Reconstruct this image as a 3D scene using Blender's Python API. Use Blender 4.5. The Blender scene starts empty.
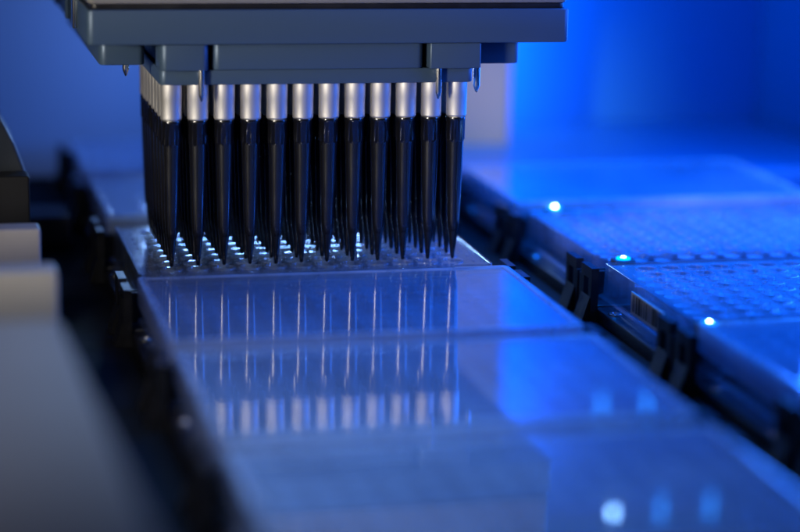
import bpy, bmesh, math, random
from mathutils import Vector, Matrix
random.seed(7)
MM = 0.001
PI = math.pi
S = bpy.context.scene
C = S.collection

# ------------------------------------------------------------------ camera
def set_camera():
    yaw, pitch, roll = math.radians(13.44), math.radians(12.54), math.radians(1.14)
    f = Vector((math.sin(yaw)*math.cos(pitch), math.cos(yaw)*math.cos(pitch), -math.sin(pitch)))
    r0 = f.cross(Vector((0, 0, 1))).normalized(); u0 = r0.cross(f)
    r = r0*math.cos(roll) + u0*math.sin(roll); u = -r0*math.sin(roll) + u0*math.cos(roll)
    cd = bpy.data.cameras.new("camera"); cam = bpy.data.objects.new("camera", cd); C.objects.link(cam)
    m = Matrix((r, u, -f)).transposed().to_4x4()
    m.translation = Vector((-86.8, -698.4, 157.2))*MM
    cam.matrix_world = m
    cd.sensor_width = 36; cd.lens = 94.5; cd.clip_start = 0.01; cd.clip_end = 20
    cd.dof.use_dof = True; cd.dof.focus_distance = 0.722; cd.dof.aperture_fstop = 4.5
    S.camera = cam
set_camera()

# ------------------------------------------------------------------ world, lamps, exposure
w = bpy.data.worlds.new("World"); S.world = w; w.use_nodes = True
bg = w.node_tree.nodes["Background"]
bg.inputs[0].default_value = (0.40, 0.52, 0.80, 1); bg.inputs[1].default_value = 0.03

def lamp(name, kind, loc, target, power, color, size=(0.1, 0.1), spot=None, blend=0.5):
    ld = bpy.data.lights.new(name, kind); ld.energy = power; ld.color = color
    if kind == 'AREA':
        ld.shape = 'RECTANGLE'; ld.size = size[0]; ld.size_y = size[1]
    else:
        ld.shadow_soft_size = size[0]
    if kind == 'SPOT':
        ld.spot_size = math.radians(spot); ld.spot_blend = blend
    o = bpy.data.objects.new(name, ld); C.objects.link(o)
    o.location = Vector(loc)*MM
    d = (Vector(target)-Vector(loc)).normalized()
    o.rotation_euler = d.to_track_quat('-Z', 'Y').to_euler()
    return o
BLUE = (0.0, 0.165, 1.0)
def spread(o, deg): o.data.spread = math.radians(deg)
lamp("front_low_light", 'SPOT', (-470, -470, 112), (44, 0, 46), 62.0, (1.0, 0.92, 0.79), (0.10,), spot=9.6, blend=0.4)
lamp("left_fill_light", 'SPOT', (-260, -520, 330), (-130, -190, 15), 4.6, (1.0, 0.93, 0.86), (0.06,), spot=44, blend=1.0)  # fill added to brighten the left boxes and trays
lamp("cool_front_light", 'SPOT', (90, -270, 430), (8, -225, 0), 16.0, (0.20, 0.44, 1.0), (0.09,), spot=31, blend=0.9)
spread(lamp("rear_glint_light", 'AREA', (72, 240, 42), (50, 20, 0), 0.06, (0.30, 0.55, 1.0), (0.10, 0.02)), 48)  # unseen backlight added behind the tips for glints on the open plate
lamp("blue_front_right_light", 'AREA', (345, -90, 110), (70, 0, 50), 0.9, (0.02, 0.16, 1.0), (0.12, 0.12))
lamp("blue_side_light", 'AREA', (345, 95, 62), (50, 0, 0), 1.1, (0.02, 0.16, 1.0), (0.16, 0.16))
spread(lamp("blue_top_fill", 'AREA', (285, 60, 380), (235, 50, 0), 2.2, BLUE, (0.20, 0.30)), 74)  # added over the right column to deepen its blue
spread(lamp("neutral_back_light", 'AREA', (165, 20, 480), (180, 285, 10), 0.025, (1.0, 0.86, 0.74), (0.04, 0.05)), 22)
lamp("blue_niche_light", 'AREA', (206, 328, 75), (300, 341, 60), 0.34, (0.0, 0.19, 1.0), (0.02, 0.24))
lamp("blue_rear_light", 'SPOT', (45, 200, 70), (-60, 285, 25), 0.36, (0.13, 0.30, 1.0), (0.02,), spot=130, blend=1.0)
S.view_settings.view_transform = 'Standard'; S.view_settings.look = 'None'
S.view_settings.exposure = 0.0; S.view_settings.gamma = 1.0
S.render.engine = 'CYCLES'
S.cycles.max_bounces = 24; S.cycles.transparent_max_bounces = 48
S.cycles.glossy_bounces = 6; S.cycles.diffuse_bounces = 4
S.cycles.caustics_reflective = False; S.cycles.caustics_refractive = False
S.cycles.sample_clamp_indirect = 4.0
S.cycles.use_denoising = True

# ------------------------------------------------------------------ materials
def principled(name, col, rough=0.5, metal=0.0, spec=0.5, noise=None, bump=None, coat=0.0):
    m = bpy.data.materials.new(name); m.use_nodes = True
    nt = m.node_tree; b = nt.nodes["Principled BSDF"]
    b.inputs["Base Color"].default_value = (*col, 1); b.inputs["Roughness"].default_value = rough
    b.inputs["Metallic"].default_value = metal; b.inputs["Specular IOR Level"].default_value = spec
    b.inputs["Coat Weight"].default_value = coat
    tc = nt.nodes.new("ShaderNodeTexCoord")
    if noise:
        sc, amt, stretch = noise
        mp = nt.nodes.new("ShaderNodeMapping"); mp.inputs["Scale"].default_value = stretch
        n = nt.nodes.new("ShaderNodeTexNoise"); n.inputs["Scale"].default_value = sc; n.inputs["Detail"].default_value = 5
        nt.links.new(tc.outputs["Object"], mp.inputs[0]); nt.links.new(mp.outputs[0], n.inputs["Vector"])
        r = nt.nodes.new("ShaderNodeMapRange"); r.inputs["From Min"].default_value = 0.3; r.inputs["From Max"].default_value = 0.7
        r.inputs["To Min"].default_value = max(0.02, rough-amt); r.inputs["To Max"].default_value = rough+amt
        nt.links.new(n.outputs["Fac"], r.inputs["Value"]); nt.links.new(r.outputs[0], b.inputs["Roughness"])
        mx = nt.nodes.new("ShaderNodeMix"); mx.data_type = 'RGBA'
        mx.inputs[6].default_value = (*[c*(1-amt) for c in col], 1); mx.inputs[7].default_value = (*[min(1, c*(1+amt)) for c in col], 1)
        nt.links.new(n.outputs["Fac"], mx.inputs[0]); nt.links.new(mx.outputs[2], b.inputs["Base Color"])
    if bump:
        n2 = nt.nodes.new("ShaderNodeTexNoise"); n2.inputs["Scale"].default_value = bump[0]; n2.inputs["Detail"].default_value = 3
        nt.links.new(tc.outputs["Object"], n2.inputs["Vector"])
        bp = nt.nodes.new("ShaderNodeBump"); bp.inputs["Strength"].default_value = bump[1]; bp.inputs["Distance"].default_value = bump[2]
        nt.links.new(n2.outputs["Fac"], bp.inputs["Height"]); nt.links.new(bp.outputs[0], b.inputs["Normal"])
    return m

def clear_plastic(name, tint, haze_col, haze=0.08, rough=0.02, ior=1.58, bump=0.0, bscale=60):
    """clear moulded polystyrene: sees through, mirrors by Fresnel, scatters a little"""
    m = bpy.data.materials.new(name); m.use_nodes = True
    nt = m.node_tree; nt.nodes.clear(); N = nt.nodes.new; L = nt.links.new
    out = N("ShaderNodeOutputMaterial")
    geo = N("ShaderNodeNewGeometry")
    io = N("ShaderNodeMapRange"); io.inputs["To Min"].default_value = ior; io.inputs["To Max"].default_value = 1/ior
    L(geo.outputs["Backfacing"], io.inputs["Value"])
    fr = N("ShaderNodeFresnel"); L(io.outputs[0], fr.inputs["IOR"])
    tr = N("ShaderNodeBsdfTransparent"); tr.inputs[0].default_value = (*tint, 1)
    gl = N("ShaderNodeBsdfGlossy"); gl.inputs["Color"].default_value = (1, 1, 1, 1); gl.inputs["Roughness"].default_value = rough
    di = N("ShaderNodeBsdfDiffuse"); di.inputs[0].default_value = (*haze_col, 1)
    tl = N("ShaderNodeBsdfTranslucent"); tl.inputs[0].default_value = (*haze_col, 1)
    sc = N("ShaderNodeMixShader"); sc.inputs[0].default_value = 0.4; L(di.outputs[0], sc.inputs[1]); L(tl.outputs[0], sc.inputs[2])
    tc = N("ShaderNodeTexCoord")
    nz = N("ShaderNodeTexNoise"); nz.inputs["Scale"].default_value = bscale; nz.inputs["Detail"].default_value = 4
    L(tc.outputs["Object"], nz.inputs["Vector"])
    hz = N("ShaderNodeMapRange"); hz.inputs["From Min"].default_value = 0.3; hz.inputs["From Max"].default_value = 0.75
    hz.inputs["To Min"].default_value = haze*0.6; hz.inputs["To Max"].default_value = haze*1.5
    L(nz.outputs["Fac"], hz.inputs["Value"])
    body = N("ShaderNodeMixShader"); L(hz.outputs[0], body.inputs[0]); L(tr.outputs[0], body.inputs[1]); L(sc.outputs[0], body.inputs[2])
    fin = N("ShaderNodeMixShader"); L(fr.outputs[0], fin.inputs[0]); L(body.outputs[0], fin.inputs[1]); L(gl.outputs[0], fin.inputs[2])
    # wipe marks and fine scratches change the gloss across the sheet
    mp = N("ShaderNodeMapping"); mp.inputs["Scale"].default_value = (1.0, 6.0, 1.0); mp.inputs["Rotation"].default_value = (0, 0, 0.5)
    L(tc.outputs["Object"], mp.inputs[0])
    n3 = N("ShaderNodeTexNoise"); n3.inputs["Scale"].default_value = 70; n3.inputs["Detail"].default_value = 6; n3.inputs["Roughness"].default_value = 0.7
    L(mp.outputs[0], n3.inputs["Vector"])
    rg = N("ShaderNodeMapRange"); rg.inputs["From Min"].default_value = 0.35; rg.inputs["From Max"].default_value = 0.72
    rg.inputs["To Min"].default_value = rough*0.5; rg.inputs["To Max"].default_value = rough*2.6
    L(n3.outputs["Fac"], rg.inputs["Value"]); L(rg.outputs[0], gl.inputs["Roughness"])
    if bump:
        bp = N("ShaderNodeBump"); bp.inputs["Strength"].default_value = 1.0; bp.inputs["Distance"].default_value = bump
        n2 = N("ShaderNodeTexNoise"); n2.inputs["Scale"].default_value = 25; n2.inputs["Detail"].default_value = 1
        L(tc.outputs["Object"], n2.inputs["Vector"]); L(n2.outputs["Fac"], bp.inputs["Height"])
        L(bp.outputs[0], gl.inputs["Normal"])
    L(fin.outputs[0], out.inputs[0])
    return m

def emitter(name, col, strength):
    m = bpy.data.materials.new(name); m.use_nodes = True
    nt = m.node_tree; nt.nodes.clear()
    o = nt.nodes.new("ShaderNodeOutputMaterial"); e = nt.nodes.new("ShaderNodeEmission")
    e.inputs[0].default_value = (*col, 1); e.inputs[1].default_value = strength
    nt.links.new(e.outputs[0], o.inputs[0]); return m

M_head = principled("anodised_slate", (0.055, 0.095, 0.155), 0.42, 0.25, 0.5, noise=(1500, 0.04, (1, 1, 1)), bump=(5000, 0.12, 0.00002))
M_headdark = principled("dark_housing", (0.045, 0.055, 0.075), 0.45, 0.2, 0.5, noise=(300, 0.12, (1, 1, 1)))
M_upper = principled("warm_grey_housing", (0.20, 0.19, 0.18), 0.45, 0.0, 0.4, noise=(300, 0.05, (1, 1, 1)))
M_metal = principled("brushed_nozzle_metal", (0.66, 0.64, 0.62), 0.58, 1.0, 0.5, noise=(350, 0.06, (1, 1, 0.15)))
M_pin = principled("polished_pin_metal", (0.72, 0.69, 0.64), 0.22, 1.0)
M_tip = principled("conductive_black_plastic", (0.005, 0.005, 0.007), 0.20, 0.0, 1.0, noise=(260, 0.05, (1, 1, 0.2)))
M_nest = principled("black_nest_plastic", (0.010, 0.010, 0.012), 0.42, 0.0, 0.4, noise=(200, 0.1, (1, 1, 1)))
M_deck = principled("dark_deck", (0.006, 0.0065, 0.008), 0.8, 0.0, 0.1, noise=(30, 0.1, (1, 1, 1)))  # deep shade between the columns is put into this near-black base
M_wall = principled("painted_wall", (0.42, 0.42, 0.44), 0.55, 0.0, 0.3, noise=(8, 0.05, (1, 1, 1)))
M_wall2 = principled("niche_wall", (0.03, 0.30, 0.62), 0.6, 0.0, 0.3, noise=(8, 0.06, (1, 1, 1)))  # grey wall under blue light; the blue is put into the base colour
M_litdeck = principled("lit_deck_tone", (0.10, 0.085, 0.07), 0.6)
M_pillar = principled("warm_grey_pillar", (0.54, 0.44, 0.28), 0.5, 0.0, 0.3, noise=(10, 0.05, (1, 1, 1)))  # warm tone in the base colour cancels the blue light
M_ledge = principled("added_ledge_blue", (0.02, 0.16, 0.34), 0.35, 0.0, 0.5, noise=(10, 0.05, (1, 1, 1)))
M_side = principled("side_wall", (0.02, 0.14, 0.30), 0.6, 0.0, 0.3, noise=(8, 0.06, (1, 1, 1)))  # blue light put into the side wall's colour as well
M_grey = principled("grey_labware", (0.20, 0.175, 0.15), 0.55, 0.0, 0.4, noise=(60, 0.08, (1, 1, 1)))
M_grey2 = principled("pale_grey_plastic", (0.27, 0.25, 0.22), 0.5, 0.0, 0.4, noise=(60, 0.08, (1, 1, 1)))
M_black = principled("black_box_plastic", (0.012, 0.012, 0.014), 0.5, 0.0, 0.4, noise=(60, 0.1, (1, 1, 1)))
M_plate = clear_plastic("clear_plate_plastic", (0.90, 0.93, 0.97), (0.55, 0.62, 0.72), 0.09, 0.08, 1.58)
M_well = clear_plastic("clear_well_plastic", (0.86, 0.90, 0.96), (0.62, 0.72, 0.85), 0.25, 0.10, 1.58)
M_wellfill = principled("well_brightener", (0.38, 0.45, 0.52), 0.06, 0.0, 0.5)
M_lid = clear_plastic("clear_lid_plastic", (0.95, 0.96, 0.98), (0.55, 0.66, 0.84), 0.15, 0.03, 1.58, bump=0.00006, bscale=45)
M_lidside = clear_plastic("frosted_lid_side", (0.9, 0.93, 0.97), (0.60, 0.68, 0.80), 0.42, 0.12, 1.58)
M_paper = principled("label_paper", (0.62, 0.58, 0.52), 0.7)
M_ink = principled("label_ink", (0.02, 0.02, 0.02), 0.7)
M_led = emitter("led_glow", (0.25, 0.55, 1.0), 90)
M_led2 = emitter("led_strip_glow", (0.02, 0.25, 1.0), 6)
M_halo = emitter("glint_halo_glow", (0.0, 0.22, 1.0), 4.5)  # glowing ring that draws the blue halo around each glint
M_ledh = principled("glint_post_black", (0.03, 0.03, 0.035), 0.4)
M_niche_trim = principled("led_strip_base", (0.10, 0.18, 0.5), 0.5)

# ------------------------------------------------------------------ mesh helpers (all lengths in mm)
class MB:
    def __init__(s): s.v = []; s.f = []; s.sm = []
    def add(s, vs, fs, smooth=False):
        o = len(s.v); s.v += [tuple(v) for v in vs]; s.f += [tuple(i+o for i in f) for f in fs]; s.sm += [smooth]*len(fs)
    def build(s, name, mat, parent=None, loc=(0, 0, 0), bevel=0.0, seg=2, autosmooth=None):
        me = bpy.data.meshes.new(name); me.from_pydata([(x*MM, y*MM, z*MM) for x, y, z in s.v], [], s.f); me.update()
        for p, q in zip(me.polygons, s.sm): p.use_smooth = q
        bm = bmesh.new(); bm.from_mesh(me)
        if bevel:
            es = [e for e in bm.edges if e.is_manifold and e.calc_face_angle(0) > 0.6]
            bmesh.ops.bevel(bm, geom=es, offset=bevel*MM, segments=seg, profile=0.5, affect='EDGES')
        bmesh.ops.recalc_face_normals(bm, faces=bm.faces)
        bm.to_mesh(me); bm.free()
        me.materials.append(mat)
        o = bpy.data.objects.new(name, me); C.objects.link(o)
        o.location = Vector(loc)*MM
        if parent: o.parent = parent
        return o

def box(mb, x0, x1, y0, y1, z0, z1):
    mb.add([(x0, y0, z0), (x1, y0, z0), (x1, y1, z0), (x0, y1, z0), (x0, y0, z1), (x1, y0, z1), (x1, y1, z1), (x0, y1, z1)],
           [(0, 3, 2, 1), (4, 5, 6, 7), (0, 1, 5, 4), (1, 2, 6, 5), (2, 3, 7, 6), (3, 0, 4, 7)])

def rr(x0, x1, y0, y1, r, z, n=6):
    r = max(r, 0.05); pts = []
    for cx, cy, a0 in ((x1-r, y1-r, 0), (x0+r, y1-r, 90), (x0+r, y0+r, 180), (x1-r, y0+r, 270)):
        for k in range(n+1):
            a = math.radians(a0+90*k/n); pts.append((cx+r*math.cos(a), cy+r*math.sin(a), z))
    return pts

def sweep(mb, x0, x1, y0, y1, r, profile, cap0=True, cap1=True, n=6, smooth=False):
    """rounded-rectangle loops following profile [(inset, z), ...]"""
    loops = [rr(x0+i, x1-i, y0+i, y1-i, r-i, z, n) for i, z in profile]
    N = len(loops[0]); vs = [p for l in loops for p in l]; fs = []
    for a in range(len(loops)-1):
        for k in range(N):
            k2 = (k+1) % N; fs.append((a*N+k, a*N+k2, (a+1)*N+k2, (a+1)*N+k))
    mb.add(vs, fs, smooth)
    if cap0: mb.add(loops[0][::-1], [tuple(range(N))])
    if cap1: mb.add(loops[-1], [tuple(range(N))])

def rounded_block(mb, x0, x1, y0, y1, z0, z1, r=2.0, b=0.5, n=6):
    sweep(mb, x0, x1, y0, y1, r, [(b, z0), (b*0.3, z0+b*0.3), (0, z0+b), (0, z1-b), (b*0.3, z1-b*0.3), (b, z1)], n=n)

def lathe(mb, cx, cy, prof, n=24, rib=None, closed=False):
    vs = []; fs = []
    for j, (r, z) in enumerate(prof):
        for k in range(n):
            rr_ = r
            if rib and rib[0] <= j <= rib[1] and k % 3 == 0: rr_ = r+rib[2]
            a = 2*PI*k/n; vs.append((cx+rr_*math.cos(a), cy+rr_*math.sin(a), z))
    for j in range(len(prof)-1):
        for k in range(n):
            k2 = (k+1) % n; fs.append((j*n+k, j*n+k2, (j+1)*n+k2, (j+1)*n+k))
    mb.add(vs, fs, True)
    if closed:
        mb.add(vs[:n], [tuple(range(n))[::-1]]); mb.add(vs[-n:], [tuple(range(n))])

def sharpen(o, deg=35):
    for p in o.data.polygons: p.use_smooth = True
    try: o.data.set_sharp_from_angle(angle=math.radians(deg))
    except Exception: pass
    return o

def tag(o, label=None, cat=None, group=None, kind=None):
    if label: o["label"] = label
    if cat: o["category"] = cat
    if group: o["group"] = group
    if kind: o["kind"] = kind
    return o
def empty(name, loc):
    o = bpy.data.objects.new(name, None); C.objects.link(o); o.location = Vector(loc)*MM; o.empty_display_size = 0.01; return o
def copy_tree(o, parent=None, skip=()):
    c = o.copy(); C.objects.link(c); c.parent = parent
    for ch in list(o.children):
        if ch.name.split(".")[0] not in skip: copy_tree(ch, c)
    return c

# ------------------------------------------------------------------ the setting
DZ = -20.0
mb = MB(); mb.add([(-700, -900, DZ), (900, -900, DZ), (900, 420, DZ), (-700, 420, DZ)], [(0, 1, 2, 3)])
tag(mb.build("deck", M_deck), kind="structure")
# back wall, left stretch: stands proud and ends at X = 206; the stretch behind it is the lit niche
mb = MB(); rounded_block(mb, -420, 160, 285, 312, DZ+0.05, 520, 5, 1.5)
tag(sharpen(mb.build("back_wall", M_wall)), kind="structure")
mb = MB(); rounded_block(mb, 160.1, 202, 281, 314, DZ+0.05, 520, 3, 1.0)
tag(sharpen(mb.build("wall_pillar", M_pillar)), kind="structure")
mb = MB(); box(mb, 150, 358, 346, 360, DZ+0.05, 520)
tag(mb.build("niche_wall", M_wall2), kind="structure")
mb = MB(); rounded_block(mb, 150, 355, 196, 345.9, DZ+0.05, -7, 2, 1.0)  # added ledge, coloured like the lit wall, hides the dark gap below
tag(sharpen(mb.build("gap_ledge", M_ledge)), kind="structure")
mb = MB(); rounded_block(mb, 357, 372, -200, 345.9, DZ+0.05, 520, 2, 1)
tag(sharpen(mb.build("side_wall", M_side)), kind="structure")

# ------------------------------------------------------------------ pipetting head
head = empty("pipetting_head", (49.5, 31.5, 62.7))
tag(head, "slate grey pipetting head block with rows of silver nozzles hanging above the plates", "pipetting head")
HX, HY, HZ = 49.5, 31.5, 62.7
def hp(mb, name, mat, **k):
    o = mb.build(name, mat, head, **k); return o
def off(o):      # geometry written in world mm, parent at (HX,HY,HZ)
    o.location = Vector((-HX, -HY, -HZ))*MM; return sharpen(o)
mb = MB(); rounded_block(mb, -28.5, 136, -9.5, 162, 76.6, 88.2, 2.2, 0.7); off(hp(mb, "carrier_slab", M_head))
mb = MB(); rounded_block(mb, -27, 134.6, -7.6, 160, 88.25, 90.0, 2, 0.2); off(hp(mb, "gasket", M_nest))
mb = MB(); rounded_block(mb, -28.0, 135.2, -8.8, 161, 90.1, 128, 2.2, 0.7); off(hp(mb, "upper_housing", M_upper))
mb = MB(); rounded_block(mb, -22, 128, -2, 156, 128.1, 210, 6, 2); off(hp(mb, "motor_cover", M_upper))
mb = MB(); rounded_block(mb, -23.0, -7.6, 9, 150, 67.8, 76.55, 2.6, 0.5); off(hp(mb, "side_block", M_head))
mb = MB(); rounded_block(mb, 106.9, 122.3, 4, 150, 67.8, 76.55, 2.0, 0.5); off(hp(mb, "side_block", M_head))
mb = MB(); rounded_block(mb, -4.4, 11.6, -8.3, 8, 67.8, 76.55, 2.2, 0.45); off(hp(mb, "corner_block", M_head))
mb = MB(); rounded_block(mb, 87.2, 105.2, -8.3, 8, 67.8, 76.55, 0.7, 0.45); off(hp(mb, "corner_block", M_head))
mb = MB(); rounded_block(mb, 13.2, 85.4, -6.4, 8, 67.8, 76.55, 2.4, 0.45); off(hp(mb, "front_bar", M_head))
mb = MB(); rounded_block(mb, -3.0, 103, 8.1, 140, 67.9, 76.55, 2, 0.4); off(hp(mb, "core_block", M_headdark))
mb = MB(); rounded_block(mb, -4.3, 103.4, -5.2, 68.4, 62.7, 67.75, 2.2, 0.4); off(hp(mb, "nozzle_plate", M_head))
for (px, py, z1, z0, r) in ((9.3, -6.9, 67.9, 57.3, 1.1), (90.7, -6.9, 67.9, 57.2, 1.1), (-13.6, 14.5, 67.9, 63.4, 1.1), (106.4, 1.2, 67.9, 58.2, 1.15)):
    mb = MB(); lathe(mb, px, py, [(0.08, z0), (0.35, z0+0.25), (r*0.95, z0+2.1), (r, z0+2.4), (r, z1)], 20, closed=True)
    off(hp(mb, "guide_pin", M_pin))
# strips and screws along the left side of the housing
for yy in (30, 62, 118):
    mb = MB(); rounded_block(mb, -30.0, -28.4, yy, yy+5, 78, 110, 0.6, 0.3); off(hp(mb, "side_strip", M_pin if yy != 62 else M_head))
# nozzles: one mesh, 96 parts
mb = MB()
lathe(mb, 0, 0, [(2.2, -18.5), (2.6, -17.5), (2.6, -12.4), (3.2, -12.3), (3.5, -12.0), (3.55, -11.6), (3.55, -5.35), (3.62, -5.2), (3.62, -0.05)], 40, closed=True)
noz0 = sharpen(mb.build("nozzle", M_metal, head, loc=(0-HX, 0-HY, 0)), 40)
for j in range(8):
    for i in range(12):
        if i == 0 and j == 0: continue
        c = noz0.copy(); C.objects.link(c); c.parent = head
        c.location = Vector((9*i-HX, 9*j-HY, random.uniform(-0.06, 0.0)))*MM; c.rotation_euler = (0, 0, random.uniform(0, 6))

# ------------------------------------------------------------------ 96 black tips fitted on the nozzles
mb = MB()
prof = [(0.34, 0.0), (0.42, 0.0), (0.62, 0.4), (1.05, 4.0), (1.62, 9.6), (1.72, 10.2), (1.98, 10.9), (2.15, 14), (2.62, 28), (3.0, 41.6), (3.05, 42.4),
        (3.12, 42.5), (3.14, 49.0), (3.38, 49.2), (3.42, 50.2), (3.36, 50.4), (2.66, 50.4), (2.62, 45.0), (2.3, 40), (1.4, 12), (0.34, 0.6), (0.34, 0.0)]
lathe(mb, 0, 0, prof, 36, rib=(11, 12, 0.22))
tip0 = sharpen(mb.build("pipette_tip", M_tip), 50)
ORD = ["first", "second", "third", "fourth", "fifth", "sixth", "seventh", "eighth", "ninth", "tenth", "eleventh", "twelfth"]
for j in range(8):
    for i in range(12):
        c = tip0 if (i == 0 and j == 0) else tip0.copy()
        if c is not tip0: C.objects.link(c)
        c.location = Vector((9*i+random.uniform(-.06, .06), 9*j+random.uniform(-.06, .06), random.uniform(-0.3, 0.0)))*MM
        c.rotation_euler = (random.uniform(-.004, .004), random.uniform(-.004, .004), random.uniform(0, 6))
        col = {0: "leftmost", 11: "rightmost"}.get(i, ORD[i]+" from the left")
        rowp = "front row" if j == 0 else ("rearmost row" if j == 7 else ORD[j]+" row back")
        tag(c, "black pipette tip on a silver nozzle, %s, %s" % (col, rowp), "pipette tip", "black pipette tips fitted on the nozzles")

# ------------------------------------------------------------------ microplates, lids and nests
PW, PD = 127.76, 85.48
def make_plate(loc):
    root = empty("microplate", loc)
    mb = MB()
    sweep(mb, -PW/2, PW/2, -PD/2, PD/2, 3.2, [(0, 0), (0, 2.4), (0.25, 2.6), (1.7, 2.7), (1.8, 3.0), (2.1, 13.9), (2.3, 14.2), (3.1, 14.2), (3.3, 14.0), (3.3, 13.4)], False, False)
    sweep(mb, -PW/2, PW/2, -PD/2, PD/2, 3.2, [(1.2, 0), (1.2, 1.6), (2.9, 2.6), (3.3, 13.4)], False, False)
    sharpen(mb.build("skirt", M_plate, root))
    mb = MB(); z = 13.4; n = 20
    gx0, gy0 = -54.0, -36.0; bx, by = PW/2-3.3, PD/2-3.3
    mb.add([(-bx, -by, z), (bx, -by, z), (bx, gy0, z), (-bx, gy0, z)], [(0, 1, 2, 3)])
    mb.add([(-bx, -gy0, z), (bx, -gy0, z), (bx, by, z), (-bx, by, z)], [(0, 1, 2, 3)])
    mb.add([(-bx, gy0, z), (gx0, gy0, z), (gx0, -gy0, z), (-bx, -gy0, z)], [(0, 1, 2, 3)])
    mb.add([(-gx0, gy0, z), (bx, gy0, z), (bx, -gy0, z), (-gx0, -gy0, z)], [(0, 1, 2, 3)])
    # raised numbering ridge and the notched corners cast on the border of the deck
    for i in range(12):
        for yy in (-38.3,):
            box(mb, -49.5+9*i-1.0, -49.5+9*i+1.0, yy-0.35, yy+0.35, z+0.003, z+0.25)
    for j in range(8):
        box(mb, -57.5, -56.8, -31.5+9*j-1.0, -31.5+9*j+1.0, z+0.003, z+0.25)
        box(mb, 56.8, 57.5, -31.5+9*j-1.0, -31.5+9*j+1.0, z+0.003, z+0.25)
    for i in range(12):
        for j in range(8):
            cx, cy = gx0+4.5+9*i, gy0+4.5+9*j
            sq = []
            for k in range(n):
                a = 2*PI*k/n; c_, s_ = math.cos(a), math.sin(a); q = 4.5/max(abs(c_), abs(s_)); sq.append((cx+q*c_, cy+q*s_, z))
            vs = sq[:]
            for r, zz in ((3.95, z), (3.85, z+0.45), (3.45, z+0.5), (3.35, z+0.3), (3.2, z-10.9)):
                vs += [(cx+r*math.cos(2*PI*k/n), cy+r*math.sin(2*PI*k/n), zz) for k in range(n)]
            fs = []
            for l in range(5):
                for k in range(n):
                    k2 = (k+1) % n; fs.append((l*n+k, l*n+k2, (l+1)*n+k2, (l+1)*n+k))
            fs.append(tuple(5*n+k for k in range(n)))
            mb.add(vs, fs, True)
            # the four cell corners the ring of n points misses
            for sx, sy in ((1, 1), (-1, 1), (-1, -1), (1, -1)):
                a0 = math.atan2(sy, sx) % (2*PI); k = int(a0/(2*PI)*n)
                p, q = sq[k], sq[(k+1) % n]
                if abs(p[0]-cx-4.5*sx) > 1e-6 or abs(p[1]-cy-4.5*sy) > 1e-6:
                    mb.add([p, (cx+4.5*sx, cy+4.5*sy, z), q], [(0, 1, 2)])
    sharpen(mb.build("well_deck", M_well, root), 40)
    mb = MB()
    for i in range(12):
        for j in range(8):
            cx, cy = gx0+4.5+9*i, gy0+4.5+9*j; zl = 9.2+random.uniform(-0.5, 0.5)
            ring = [(cx+r*math.cos(2*PI*k/12), cy+r*math.sin(2*PI*k/12), zl+dz) for r, dz in ((3.18, 0.35), (2.7, 0.0)) for k in range(12)]
            mb.add(ring, [(k, (k+1) % 12, 12+(k+1) % 12, 12+k) for k in range(12)]+[tuple(range(12, 24))], True)
    sharpen(mb.build("well_fill", M_wellfill, root), 40)  # pale discs added to lighten the dark wells and catch glints
    return root

def make_lid(loc):
    mb = MB(); W2, D2 = PW/2-0.1, PD/2-0.1
    sweep(mb, -W2, W2, -D2, D2, 2.6, [(0, 7.5), (0, 15.7), (0.15, 16.05), (0.5, 16.2), (2.6, 16.2), (2.8, 16.1), (3.0, 15.8)], False, True)
    sweep(mb, -W2, W2, -D2, D2, 2.6, [(0, 7.5), (0.95, 7.5), (0.95, 14.5), (1.2, 14.7)], False, True)
    o = sharpen(mb.build("lid", M_lid, None, loc), 25)
    o.data.materials.append(M_lidside)
    for p in o.data.polygons:      # the side walls and the raised rim are finely textured, the window of the lid is polished
        if abs(p.normal.z) < 0.8 or abs(p.center.x) > (W2-3.0)*MM or abs(p.center.y) > (D2-3.0)*MM: p.material_index = 1
    return o

def make_nest(loc, parts=True):
    root = empty("plate_nest", loc)
    mb = MB()
    W2, D2 = 66.2, 45.0
    rounded_block(mb, -W2, W2, -D2, -D2+9, 0.05, 5.2, 1.2, 0.4, 3); rounded_block(mb, -W2, W2, D2-9, D2, 0.05, 5.2, 1.2, 0.4, 3)
    rounded_block(mb, -W2, -W2+8, -D2+9.02, D2-9.02, 0.05, 4.6, 0.6, 0.3, 3); rounded_block(mb, W2-8, W2, -D2+9.02, D2-9.02, 0.05, 4.6, 0.6, 0.3, 3)
    sharpen(mb.build("frame", M_nest, root))
    for yy in (-24, 24):
        mb = MB(); lathe(mb, -63.0, yy, [(2.4, 4.62), (2.4, 5.1), (2.1, 5.4), (1.2, 5.4), (1.0, 5.0), (0.1, 5.0)], 20, closed=True); sharpen(mb.build("screw", M_pin, root))
    for sx in (-1, 1):
        for sy in (-1, 1):
            mb = MB()
            # upright clip with a slot: four bars round a window, a foot and a sloped lead-in lip
            xa, xb = sorted((sx*66.3, sx*69.0)); ys = sorted((sy*44.6, sy*33.0)); y0, y1 = ys
            box(mb, xa, xb, y0, y0+3.2, 0.05, 19.2); box(mb, xa, xb, y1-3.2, y1, 0.05, 19.2)
            box(mb, xa, xb, y0+3.2, y1-3.2, 0.05, 6.5); box(mb, xa, xb, y0+3.2, y1-3.2, 15.2, 19.2)
            xo = sx*69.02; xo2 = sx*71.8
            mb.add([(xo, y0+1, 0.05), (xo2, y0+1, 0.05), (xo, y0+1, 9), (xo, y1-1, 0.05), (xo2, y1-1, 0.05), (xo, y1-1, 9)],
                   [(0, 1, 2), (3, 5, 4), (0, 3, 4, 1), (1, 4, 5, 2), (0, 2, 5, 3)])
            ya, yb = sorted((sy*44.62, sy*46.4)); xc, xd = sorted((sx*69.0, sx*55))
            box(mb, xc, xd, ya, yb, 0.05, 15.5)
            mb.build("corner_clip", M_nest, root, bevel=0)
    return root

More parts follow.
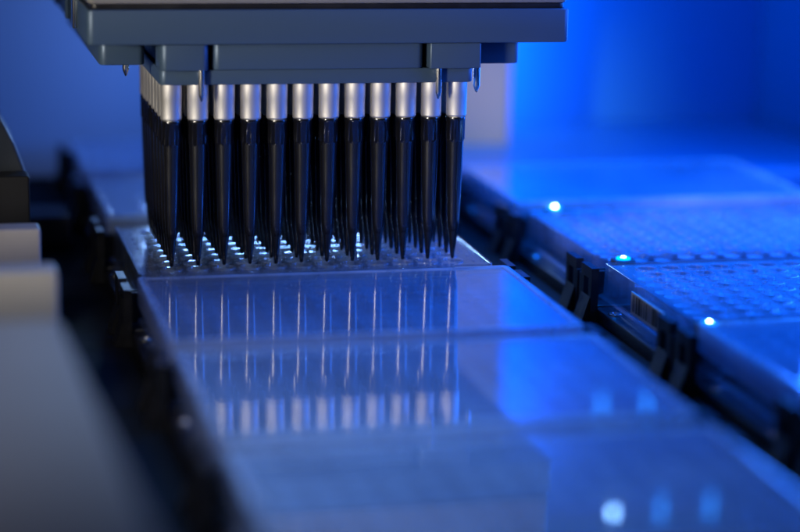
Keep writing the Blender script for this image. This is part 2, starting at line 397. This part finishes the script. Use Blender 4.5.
plate0 = make_plate((49.5, 31.5, -14.7)); lid0 = make_lid((49.5, -63.5, -14.7)); nest0 = make_nest((49.5, 31.5, DZ))
XR = 212.5
main = [(-253.5, "nearest the camera, under the lower edge of the picture"), (-158.5, "second from the camera in the middle column"),
        (-63.5, "directly in front of the open plate and the tips"), (31.5, ""), (126.5, "just behind the open plate"), (221.5, "farthest in the middle column")]
right = [(-244.5, "nearest in the blue lit right column"), (-149.5, "second nearest in the blue lit right column"), (-54.5, "with the barcode on its left side, right column"),
         (40.5, "third from the back wall side, right column behind the barcode plate"), (135.5, "farthest in the right column by the blue wall")]
right[3] = (40.5, "second farthest in the right column, behind the barcode plate")
used = [False, False, False]
def place(x, y, where, lid=True, open_=False, zoff=0.0, tilt=0.0):
    def get(k, proto):
        if not used[k]: used[k] = True; return proto
        return copy_tree(proto, None, skip=("lid",))
    p = get(0, plate0); p.location = Vector((x, y, -14.7+zoff))*MM
    tag(p, "open clear 96-well plate without a lid, right under the black tips" if open_ else ("clear 96-well plate under a lid, " if lid else "open clear 96-well plate, ") + where, "microplate", "clear well plates on the deck")
    n = get(2, nest0); n.location = Vector((x, y, DZ))*MM
    tag(n, "black nest with corner clips holding the open plate under the tips" if open_ else "black nest under the plate " + where.replace("with the barcode on its left side,", "with the barcode,"), "plate nest", "black plate nests on the deck")
    if lid:
        l = lid0 if not used[1] else lid0.copy()
        if used[1]: C.objects.link(l)
        used[1] = True
        l.parent = p; l.location = (0, 0, 0); l.rotation_euler = (tilt, 0, random.uniform(-.002, .002))
    return p
for y, wh in main: place(49.5, y, wh, lid=(y != 31.5), open_=(y == 31.5))
pl = {}
for y, wh in right: pl[y] = place(XR, y, wh, lid=(y not in (-54.5, 40.5)))

# barcode label on the left flank of the right column plate
mb = MB(); box(mb, -62.6, -62.25, -28, 8, 4.0, 11.5); lab = mb.build("barcode_label", M_paper, pl[-54.5])
lab.location = (-0.0006, 0, 0)
mb = MB(); yy = -26.5
while yy < 6:
    wd = random.choice((0.35, 0.5, 0.8, 1.2)); box(mb, -62.72, -62.62, yy, yy+wd, 5.0, 10.8); yy += wd+random.choice((0.4, 0.6, 0.9, 1.3))
bars = mb.build("barcode_bars", M_ink, lab)

# ------------------------------------------------------------------ added glowing lamps standing for glints in the right column gaps
glint_spots = [(164, 87.6, "in the farthest gap"), (160, -7.0, "behind the barcode plate"), (155.5, -101.6, "before the barcode plate"), (152, -197.0, "nearest the camera")]
for k, (x, y, wh) in enumerate(glint_spots):
    r = empty("glint_lamp", (x, y, DZ))
    mb = MB(); rounded_block(mb, -4, 4, -3, 3, 0.05, 19.0, 1, 0.4, 4); sharpen(mb.build("housing", M_ledh, r))
    mb = MB(); lathe(mb, 0, 0, [(0.95, 19.3), (0.95, 19.5), (0.85, 19.9), (0.5, 20.1), (0.15, 20.15)], 20, closed=True); sharpen(mb.build("lens", M_led, r))
    mb = MB(); lathe(mb, 0, 0, [(1.25, 19.05), (2.6, 19.05), (2.6, 19.5), (2.3, 19.7), (1.25, 19.75), (1.25, 19.05)], 20); sharpen(mb.build("halo_ring", M_halo, r))
    tag(r, "added glowing dot for a blue white glint, " + wh, "glint lamp", "glint lamps in the right column")

# LED strips high on the niche wall (seen mirrored in the lids)
for zz, xs, wh in ((225, (285, 313, 342), "upper"), (165, (276, 302), "lower")):
    r = empty("light_strip", (300, 345.9, zz))
    mb = MB(); rounded_block(mb, -60, 48, -3, -0.05, -3, 3, 1, 0.4, 3); sharpen(mb.build("rail", M_niche_trim, r))
    for x in xs:
        h = 1.0 if x == 285 else 7.0
        mb = MB(); rounded_block(mb, -1.1, 1.1, -1.2, 0, -h, h, 0.5, 0.3, 3)
        o = sharpen(mb.build("diode", M_led if x == 285 else M_led2, r, loc=(x-300, -3.05, 0)))
    tag(r, "slim strip with small blue diodes on the blue wall, %s of the two" % wh, "light strip", "diode strips on the blue wall")

# ------------------------------------------------------------------ grey labware column at the left
def tub(x0, x1, y0, y1, z1, name, mat, label, cat, wall=2.2, parts=True):
    r = empty(name, ((x0+x1)/2, (y0+y1)/2, DZ)); cx, cy = (x0+x1)/2, (y0+y1)/2
    a, b = (x1-x0)/2, (y1-y0)/2; h = z1-DZ
    mb = MB(); sweep(mb, -a, a, -b, b, 3 if parts else 0.9, [(0.6, 0.05), (0, 0.7), (0, h-6), (0.4, h-5.6)] if parts else [(0.6, 0.05), (0, 0.7), (0, h-1), (0.3, h-.3), (1, h)], True, True); sharpen(mb.build("body", mat, r))
    if not parts: return tag(r, label, cat)
    mb = MB(); sweep(mb, -a-0.8, a+0.8, -b-0.8, b+0.8, 3.5, [(0.6, h-5.4), (0, h-5), (0, h-1.2), (0.35, h-0.35), (1.2, h)], True, True); sharpen(mb.build("lid", mat, r))
    return tag(r, label, cat)
tub(-177, -48.5, -420, -193, 30.5, "tip_box", M_grey, "large matt grey box in the near left corner", "box").rotation_euler = (0, 0, 0.033)
tub(-175, -46.5, -115, -103, 25.5, "upright_tray", M_grey2, "warm grey upright tray standing behind the near left box", "tray", parts=False)
tub(-175, -45.5, -26, -15, 19.5, "upright_tray", M_grey2, "bluish grey upright tray, behind the warm grey one", "tray", parts=False)
tub(-175, -45.0, 40, 52, 25.0, "reagent_box", M_black, "black box at the left edge, behind the two grey trays", "box", parts=False)
# sloped dark cover behind the black box
mb = MB()
cs = [(-175, DZ+.05), (-44.5, DZ+.05), (-44.5, 20), (-49.5, 34), (-55, 45), (-80, 62), (-175, 62)]
n_ = len(cs); mb.add([(x, 56, z) for x, z in cs]+[(x, 92, z) for x, z in cs],
       [tuple(range(n_)), tuple(range(2*n_-1, n_-1, -1))]+[(k, n_+k, n_+(k+1) % n_, (k+1) % n_) for k in range(n_)])
o = mb.build("sloped_cover", M_headdark, bevel=0.8); tag(o, "dark grey cover with a sloping top at the far left edge", "cover")
mb = MB(); rounded_block(mb, -60, -24, 130, 160, DZ+.05, -8, 2, 1)  # raised patch stands in for a lit stretch of grey deck
tag(sharpen(mb.build("lit_deck_patch", M_litdeck)), "low raised patch imitating lit deck at the far left", "block")
